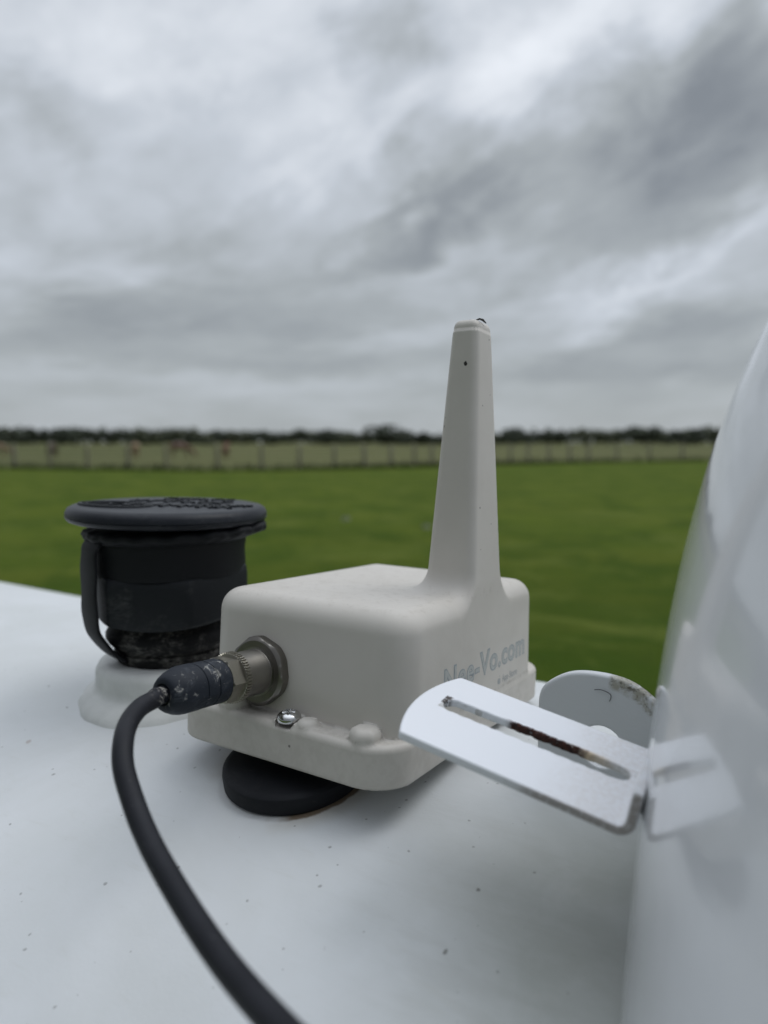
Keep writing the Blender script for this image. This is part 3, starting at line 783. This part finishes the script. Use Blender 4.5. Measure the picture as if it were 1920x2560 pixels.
# ================================================================ tank monitor
TAU = .0554
mon = thing('tank_monitor', 'beige plastic tank monitor box with tall tapered antenna, tilted on a black magnet', 'sensor', (-.118, .1911, -.1175+HC), (-TAU, 0, 0))
def body_sdf(x, y, z):
    t_ = np.clip((z-8)/52, 0, 1)*.9
    d2 = rrect(x, y, -47.4, 71.0, 47.7-t_, 61.6-t_, np.where(y > 69, 9.0, 12.0))
    body = rslab(d2, z, 8.0, 59.4, 8.5, 1)
    ta = np.clip((z-55)/112, -.1, 1.05)
    x0 = -24.2+ta*(24.2-14.2); x1 = -.4-ta*1.9; y0 = 61.8-ta*1.6; y1 = 93.0-ta*17.0
    da = rrect(x, y, (x0+x1)/2, (y0+y1)/2, (x1-x0)/2, (y1-y0)/2, 4.3-ta*.6)
    ant = np.maximum(da, 46-z); ant = np.maximum(ant, z-166.0)
    # cap, set in a hair behind the shoulder
    x0 = -14.0; x1 = -2.6; y0 = 60.5; y1 = 75.9
    dc = rrect(x, y, (x0+x1)/2, (y0+y1)/2, (x1-x0)/2, (y1-y0)/2, 3.4)
    capd = rslab(dc, z, 160, 169.8, 3.3)
    ant = np.minimum(smax(ant, z-165.6, .6), capd)
    k = np.where(z > 90, .6, 11.0)
    h_ = smin(body, ant, 11.0)
    h_ = np.where(z > 80, np.minimum(body, ant), h_)
    # keep the outer side of box and antenna in one plane
    side_x = np.where(z < 60, .3-.9*np.clip((z-8)/52, 0, 1), -.6-(z-60)/107*1.8)
    h_ = smax(h_, x-side_x, .5)
    # flange with bosses
    df = rrect(x, y, -51.9, 74.2, 52.3, 74.2, 15.5)
    fl = rslab(df, z, .0, 15.4, 2.6, 1.2)
    for fy in (0, 1):
        yy = y if fy == 0 else 148.4-y
        b1 = rslab(np.hypot(x+14.0, yy-6.0)-5.5+.22*np.cos(6*np.arctan2(yy-6.0, x+14.0)), z, 10, 20.0, 3.2)
        fl = smin(fl, b1, .8)
        b2 = rslab(np.hypot(x+38.2, yy-5.0)-4.3, z, 10, 18.0, 2.8)
        fl = smin(fl, b2, 1.3)
        rc = np.hypot(x+46.4, yy-4.4); b3 = rslab(rc-5.9, z, 10, 16.4, 1.0)
        fl = smin(fl, smax(b3, .6-yy, 1.0), .8)
        b4 = rslab(np.hypot(x+75.5, yy-6.4)-6.0, z, 10, 20.0, 1.0)
        fl = smin(fl, b4, .5)
        fl = smax(fl, -np.maximum(rc-4.9, 14.0-z), .5)
    out = smin(h_, fl, .35)
    return out
P_, Q_, N_ = surface_net(body_sdf, (-105, -3, -2), (4, 151, 172), 1.0, 4)
def m_plastic():
    m, t, b = mat('beige weathered plastic'); p = pos(t); px, py, pz = t.sep(t.vm('SCALE', p, scale=1000.0))
    n = t.noise(p, 28, 4, .6, .3); n2 = t.noise(p, 900, 3, .6); n3 = t.noise(p, 190, 5, .7, .3)
    col = t.mix(t.ss(n, .35, .7), c4(.59, .56, .515), c4(.555, .525, .48))
    # fine dust scuffs on the lid
    lid = t.m('MULTIPLY', t.m('MULTIPLY', t.ss(pz, 56, 59), t.ss(pz, 64, 60)), t.ss(t.noise(t.vm('MULTIPLY', p, (1, 1, 1)), 260, 6, .8, .2), .50, .66))
    col = t.mix(t.m('MULTIPLY', lid, .30), col, c4(.30, .265, .22))
    low = t.m('MULTIPLY', t.ss(t.m('ADD', pz, t.m('MULTIPLY', n3, 6)), 21.5, 17), t.ss(n3, .40, .62))
    seam_shade = t.m('MULTIPLY', t.ss(t.m('ABSOLUTE', t.m('SUBTRACT', pz, 15.9)), .9, .2), t.ss(n3, .42, .60))  # ambient shade along the flange joint, painted into the colour
    col = t.mix(t.m('MULTIPLY', low, .12), col, c4(.28, .25, .21)); col = t.mix(t.m('MULTIPLY', seam_shade, .3), col, c4(.20, .18, .15))
    s_ = t.m('MAXIMUM', specks(t, p, 115, .07, .13, .25), t.m('MULTIPLY', specks(t, p, 330, .10, .045), .6))
    col = t.mix(t.m('MULTIPLY', s_, .78), col, c4(.10, .09, .08))
    t.put(b.inputs['Base Color'], col); t.put(b.inputs['Roughness'], t.ss(n3, .3, .7, .5, .62))
    b.inputs['Specular IOR Level'].default_value = .42
    bump(t, b, t.m('ADD', n2, t.m('MULTIPLY', n3, .15)), .10, .0003)
    return m
M_PL = m_plastic()
cz = P_[Q_].mean(axis=1)[:, 2]
net_obj('housing', P_, Q_[cz < 68], N_, M_PL, mon)
net_obj('antenna', P_, Q_[cz >= 68], N_, M_PL, mon)
# specks and a fleck of debris on the antenna
m_dirt = m_plain('dirt flecks', (.045, .04, .036), .9, bstr=0)
def project(P0, F, off):
    P = np.array(P0, float)
    for _ in range(8):
        g = np.zeros_like(P)
        for i in range(3):
            D = np.zeros(3); D[i] = .02; g[:, i] = (F(*(P+D).T)-F(*(P-D).T))/.04
        g /= np.maximum(np.linalg.norm(g, axis=1), 1e-6)[:, None]
        P = P-(F(*P.T)-off)[:, None]*g*np.array([1, .0, .0]) if off_axis else P-(F(*P.T)-off)[:, None]*g
    return P
off_axis = False
for (x_, y_, z_, s_) in ((-7.0, 60, 152, 1.0), (-16.5, 60, 131, .35), (-16.8, 60, 127.5, .5), (0, 67, 136, .35), (0, 66.5, 95, .45), (0, 74, 141, .25), (0, 72, 163, .35), (0, 78, 88, .3), (0, 68, 78, .25)):
    vv, ff = [], []; k = 0; c_ = np.array([x_, y_, z_], float); ring = []
    pl_ = ((1, 0, 0), (0, 0, 1)) if y_ == 60 else ((0, 1, 0), (0, 0, 1))
    for j in range(9):
        a_ = 2*math.pi*j/9; q = c_+np.array(pl_[0])*math.cos(a_)*s_*.8*random.uniform(.7, 1.1)+np.array(pl_[1])*math.sin(a_)*s_*random.uniform(.7, 1.15); ring.append(q)
    ring = project(ring, body_sdf, .03); ce = project([c_], body_sdf, .10)
    vv += [tuple(q*.001) for q in ring]+[tuple(ce[0]*.001)]
    for j in range(9): ff.append((k+j, k+(j+1) % 9, k+9))
    obj('dirt_spot', vv, ff, m_dirt, mon)
vv, ff = tube([(-.0052, .0640, .1694), (-.0040, .0655, .1702), (-.0030, .0665, .1699), (-.0022, .0680, .1688)], [.0002, .0004, .0005, .0002], 7)
for a_ in ((-.0045, .0665, .1706), (-.0020, .0640, .1695)):
    k = len(vv); v2, f2 = tube([(-.0036, .0656, .1701), a_], [.0003, .0002], 5); vv += v2; ff += [tuple(i+k for i in f_) for f_ in f2]
vv = [tuple(mon.matrix_basis @ Vector(p)) for p in vv]
tag(obj('debris_fleck', vv, ff, m_dirt, None), 'tiny dark crumb of debris stuck on the tip of the antenna', 'debris')

# lettering on the right side of the box
def flat_mat(name, col, rough=.6):
    m, t, b = mat(name); p = pos(t); n = t.noise(p, 500, 3, .6)
    t.put(b.inputs['Base Color'], t.mix(t.ss(n, .3, .7), c4(*col), c4(*[v*.88 for v in col]))); b.inputs['Roughness'].default_value = rough
    return m
m_fill = flat_mat('faded blue grey ink', (.475, .49, .475)); m_line = flat_mat('grey ink outline', (.33, .365, .385)); m_small = flat_mat('grey ink', (.36, .375, .38))
def lettering(name, txt, y0, y1, zA, zB, hgt, off, depth, material, spacing=1.0):
    cu = bpy.data.curves.new(name, 'FONT'); cu.body = txt; cu.size = 1.0; cu.offset = off; cu.space_character = spacing
    cu.fill_mode = 'FRONT'; cu.resolution_u = 4
    o = bpy.data.objects.new('tmp', cu); C.objects.link(o)
    me = bpy.data.meshes.new_from_object(o.evaluated_get(bpy.context.evaluated_depsgraph_get())); bpy.data.objects.remove(o)
    co = np.array([v.co[:] for v in me.vertices]); x0, x1 = co[:, 0].min(), co[:, 0].max()
    capH = .70
    u = (co[:, 0]-x0)/(x1-x0); P = np.stack([np.full(len(co), 1.0), y0+u*(y1-y0), zA+(zB-zA)*u+co[:, 1]/capH*hgt], 1)
    for _ in range(6): P[:, 0] -= body_sdf(*P.T)-depth
    return obj(name, P*.001, [tuple(p.vertices) for p in me.polygons], material, mon)
lettering('printed_lettering', 'Nee-Vo.com', 37.6, 119.6, 25.4, 25.8, 9.7, .036, .03, m_line, 1.08)
lettering('printed_lettering', 'Nee-Vo.com', 38.3, 118.9, 25.6, 26.0, 9.3, .006, .09, m_fill, 1.08)
lettering('printed_lettering', 'App Store', 93.5, 111.0, 17.9, 17.6, 3.0, .012, .05, m_small)
# fruit shaped store logo, a bite out of its right side
def fruit():
    vs_, fs_ = [], []
    outer = []
    for i in range(40):
        a_ = 2*math.pi*i/40; r_ = 1.55*(1+.07*math.cos(2*a_))*(1-.16*max(0, math.sin(a_))**12)*(1-.10*max(0, -math.sin(a_))**12)
        q = (r_*math.cos(a_), r_*.98*math.sin(a_))
        bx, by = q[0]-1.75, q[1]-.15; dd = math.hypot(bx, by)
        if dd < .8: q = (1.75+bx/dd*.8, .15+by/dd*.8) if dd > 1e-3 else q
        outer.append(q)
    leaf = [(.05, 1.75), (.25, 2.3), (.75, 2.55), (.65, 2.05), (.3, 1.8)]
    for poly in (outer, leaf):
        k = len(vs_); vs_ += poly; fs_.append(tuple(range(k, k+len(poly))))
    P = np.array([(1.0, 90.2+q[0], 18.9+q[1]) for q in vs_])
    for _ in range(6): P[:, 0] -= body_sdf(*P.T)-.05
    return obj('printed_logo', P*.001, fs_, m_small, mon)
fruit()

# socket, screws, magnet
M_NI = m_plain('dull nickel', (.30, .285, .26), .34, metal=1.0, vary=.12, bscale=500, bstr=.06)
M_DKNI = m_plain('tarnished nickel', (.235, .22, .20), .40, metal=1.0, vary=.15, bscale=300, bstr=.08)
M_NUT = m_plain('plated brass nut', (.37, .35, .30), .34, metal=1.0, vary=.12, bscale=500, bstr=.08)
M_STEEL = m_plain('bright steel', (.60, .60, .60), .16, metal=1.0, vary=.05, bscale=300, bstr=.03)
# axis frame of the connector
ax_d = Vector((0, -1, .045)).normalized(); ax_x = Vector((1, 0, 0)); ax_y = ax_d.cross(ax_x)
Mc = Matrix((ax_x, ax_y, ax_d)).transposed().to_4x4(); Mc.translation = Vector((-.0643, .0088, .0306))
K = .001
def mm(p): return [(r_*K, z_*K) for r_, z_ in p]
def hexf(rad, flat=.9):
    def f(k, a, r, z):
        if r < rad: return r, z
        q = math.cos(math.pi/6)/math.cos((a % (math.pi/3))-math.pi/6)
        return min(r, rad*q/math.cos(math.pi/6)*flat), z
    return f
def octo(k, a, r, z):
    if r < .012: return r, z
    q = 1/math.cos(((a+.35) % (math.pi/3))-math.pi/6)
    return min(r, .0125*q), z
lobj('panel_nut', mm([(0, -1), (12.8, -1), (13.2, -.4), (13.3, 1.2), (13.2, 2.7), (12.3, 3.3), (11.7, 3.6), (0, 3.6)]), M_DKNI, mon, 180, Mc, octo, 25)
lobj('connector_socket', mm([(0, 3.4), (9.3, 3.4), (9.35, 4.0), (8.7, 4.05), (8.6, 4.3), (8.5, 15.0), (7.2, 15.2), (0, 15.2)]), M_NI, mon, 128, Mc, None, 30)
# pan head screws with a cross slot, sitting in their pockets
def screw(x_, y_):
    def rec(k, a, r, z):
        return r, z
    vs_, fs_ = [], []
    n_ = 96; prof_ = [(4.3, 0), (4.75, .5), (4.85, 1.3), (4.7, 2.0), (4.2, 2.75), (3.4, 3.3), (2.7, 3.55), (2.55, 3.58), (1.9, 3.6), (1.2, 3.6), (.5, 3.6), (0, 3.6)]
    def wob(k, a, r, z):
        if k >= 7:
            s_ = abs(math.cos(2*(a+.5)))**10; s2 = abs(math.sin(2*(a+.5)))**24*.5
            return r, z-1.5*K*max(s_, s2*.6) if r > .3*K else z-1.6*K
        return r, z
    o = lobj('screw', mm(prof_), M_STEEL, mon, n_, Matrix.Translation((x_*K, y_*K, 15.9*K)) @ Matrix.Rotation(R(6), 4, 'X') @ Matrix.Scale(.93, 4), wob, 28)
    return o
screw(-46.4, 4.3); screw(-46.4, 142.5)
# magnet foot (own frame: upright on the tank)
M_MAG = m_dusty('rubber coated magnet', (.010, .011, .014), (.10, .095, .085), .35, 70, .6, .55, .8, bstr=.25)
mi = mon.matrix_basis.inverted()
def foot(x_, y_, zt):
    zb_ = surf(y_); tl = (y_-YC)/RT
    Mw = mi @ Matrix.Translation((x_, y_, zb_)) @ Matrix.Rotation(-tl, 4, 'X').inverted()
    Mw = mi @ Matrix.Translation((x_, y_, zb_)) @ Matrix.Rotation(-tl, 4, 'X')
    return lobj('magnet_foot', [(0, -.0006), (.0268, -.0006), (.0277, .0004), (.0279, .0044), (.0276, .0060), (.0265, .0070), (.0250, .0073), (.008, .0073), (.006, .0073), (.006, zt), (0, zt)], M_MAG, mon, 128, Mw, None, 35)
foot(MAG[0], MAG[1], .0135); foot(-.165, .315, .0075)

# ================================================================ cable
cab = thing('sensor_cable', 'black cable with moulded plug and brass nut curving from the beige box to the foreground', 'cable', tuple(mon.matrix_basis @ Mc.translation))
ci = cab.matrix_basis.inverted() @ mon.matrix_basis @ Mc
def knurl(k, a, r, z):
    if 1 <= k <= 4 and r > .0085: return r-.00028*(1 if math.sin(52*a) > 0 else -1)*(1 if k in (2, 3) else .4), z
    return r, z
lobj('knurled_ring', mm([(0, 14.9), (8.7, 14.9), (9.15, 15.2), (9.15, 17.4), (8.8, 17.6), (0, 17.6)]), M_NUT, cab, 416, ci, knurl, 30)
lobj('coupling_nut', mm([(0, 17.5), (8.9, 17.5), (9.5, 18.0), (9.5, 22.6), (9.0, 23.2), (8.0, 23.4), (0, 23.4)]), M_NUT, cab, 180, ci, hexf(.0081, .93), 20)
M_BOOT = m_dusty('grey black moulded plug', (.016, .020, .028), (.16, .17, .19), .6, 120, .55, .48, .75, chalk=.55, bstr=.3, fine=500)
def bootw(k, a, r, z):
    q = 1+.045*max(0, math.cos(3*(a+.25)))**6*(1 if .0235 < z < .043 else 0)
    return r*q, z
lobj('moulded_plug', mm([(0, 22.8), (7.3, 22.8), (7.75, 23.1), (7.8, 24), (7.8, 29.2), (7.45, 29.35), (7.45, 29.65), (7.8, 29.8), (7.85, 34.7), (7.5, 34.85), (7.5, 35.15), (7.95, 35.3), (7.95, 40.5), (7.8, 42.5), (7.3, 44.5), (6.3, 46.6), (5.6, 47.6), (4.9, 48.0), (3.7, 48.05), (3.6, 47.2), (0, 47.2)]), M_BOOT, cab, 144, ci, bootw, 30)
def unproj(x_, y_, dep):     # measured positions, camera-height frame -> world
    v_ = Vector((-math.sin(YAW)*math.cos(PITCH), math.cos(YAW)*math.cos(PITCH), -math.sin(PITCH)))
    r_ = Vector((math.cos(YAW), math.sin(YAW), 0)); u_ = r_.cross(v_)
    q = (v_+r_*((x_-829.5)/1540)+u_*((1106-y_)/1540))*dep
    return q+Vector((0, 0, HC))
root = mon.matrix_basis @ Mc
pth = [root @ Vector((0, 0, .044)), root @ Vector((0, 0, .0505))]
for q in ((332, 1511, .2265), (301, 1530, .2185), (277, 1563, .209), (266, 1606, .200), (267, 1660, .193), (287, 1730, .185), (312, 1795, .178), (348, 1867, .169), (415, 1979, .155), (494, 2092, .141), (592, 2205, .126), (700, 2310, .113), (830, 2410, .105)): pth.append(unproj(*q))
pth = [Vector(p)-cab.location for p in smooth_path([tuple(p) for p in pth], 14)]
v_, f_ = tube(pth, .00292, 40)
def m_cord():
    m, t, b = mat('cable jacket'); p = pos(t)
    n = t.noise(p, 90, 5, .6, .4); n2 = t.noise(t.vm('MULTIPLY', p, (1, 1, 1)), 900, 4, .7)
    col = t.mix(t.ss(n, .35, .7), c4(.009, .010, .014), c4(.014, .015, .020))
    dd = t.vm('DISTANCE', p, tuple(pth[14*1+6]), out=1)
    ck = t.m('MULTIPLY', t.ss(dd, .009, .002), t.ss(t.noise(p, 420, 5, .7, .8), .52, .58))
    col = t.mix(t.m('MULTIPLY', ck, .8), col, c4(.42, .40, .36))
    sc = t.noise(t.vm('MULTIPLY', p, (1, 1, 1)), 260, 4, .75, 1.2)
    col = t.mix(t.m('MULTIPLY', t.ss(sc, .66, .70), .18), col, c4(.25, .25, .26))
    t.put(b.inputs['Base Color'], col); b.inputs['Roughness'].default_value = .5; b.inputs['Specular IOR Level'].default_value = .22
    bump(t, b, n2, .12, .0002)
    return m
M_CORD = m_cord()
cord = obj('cord', v_, f_, M_CORD, cab, smooth=True)
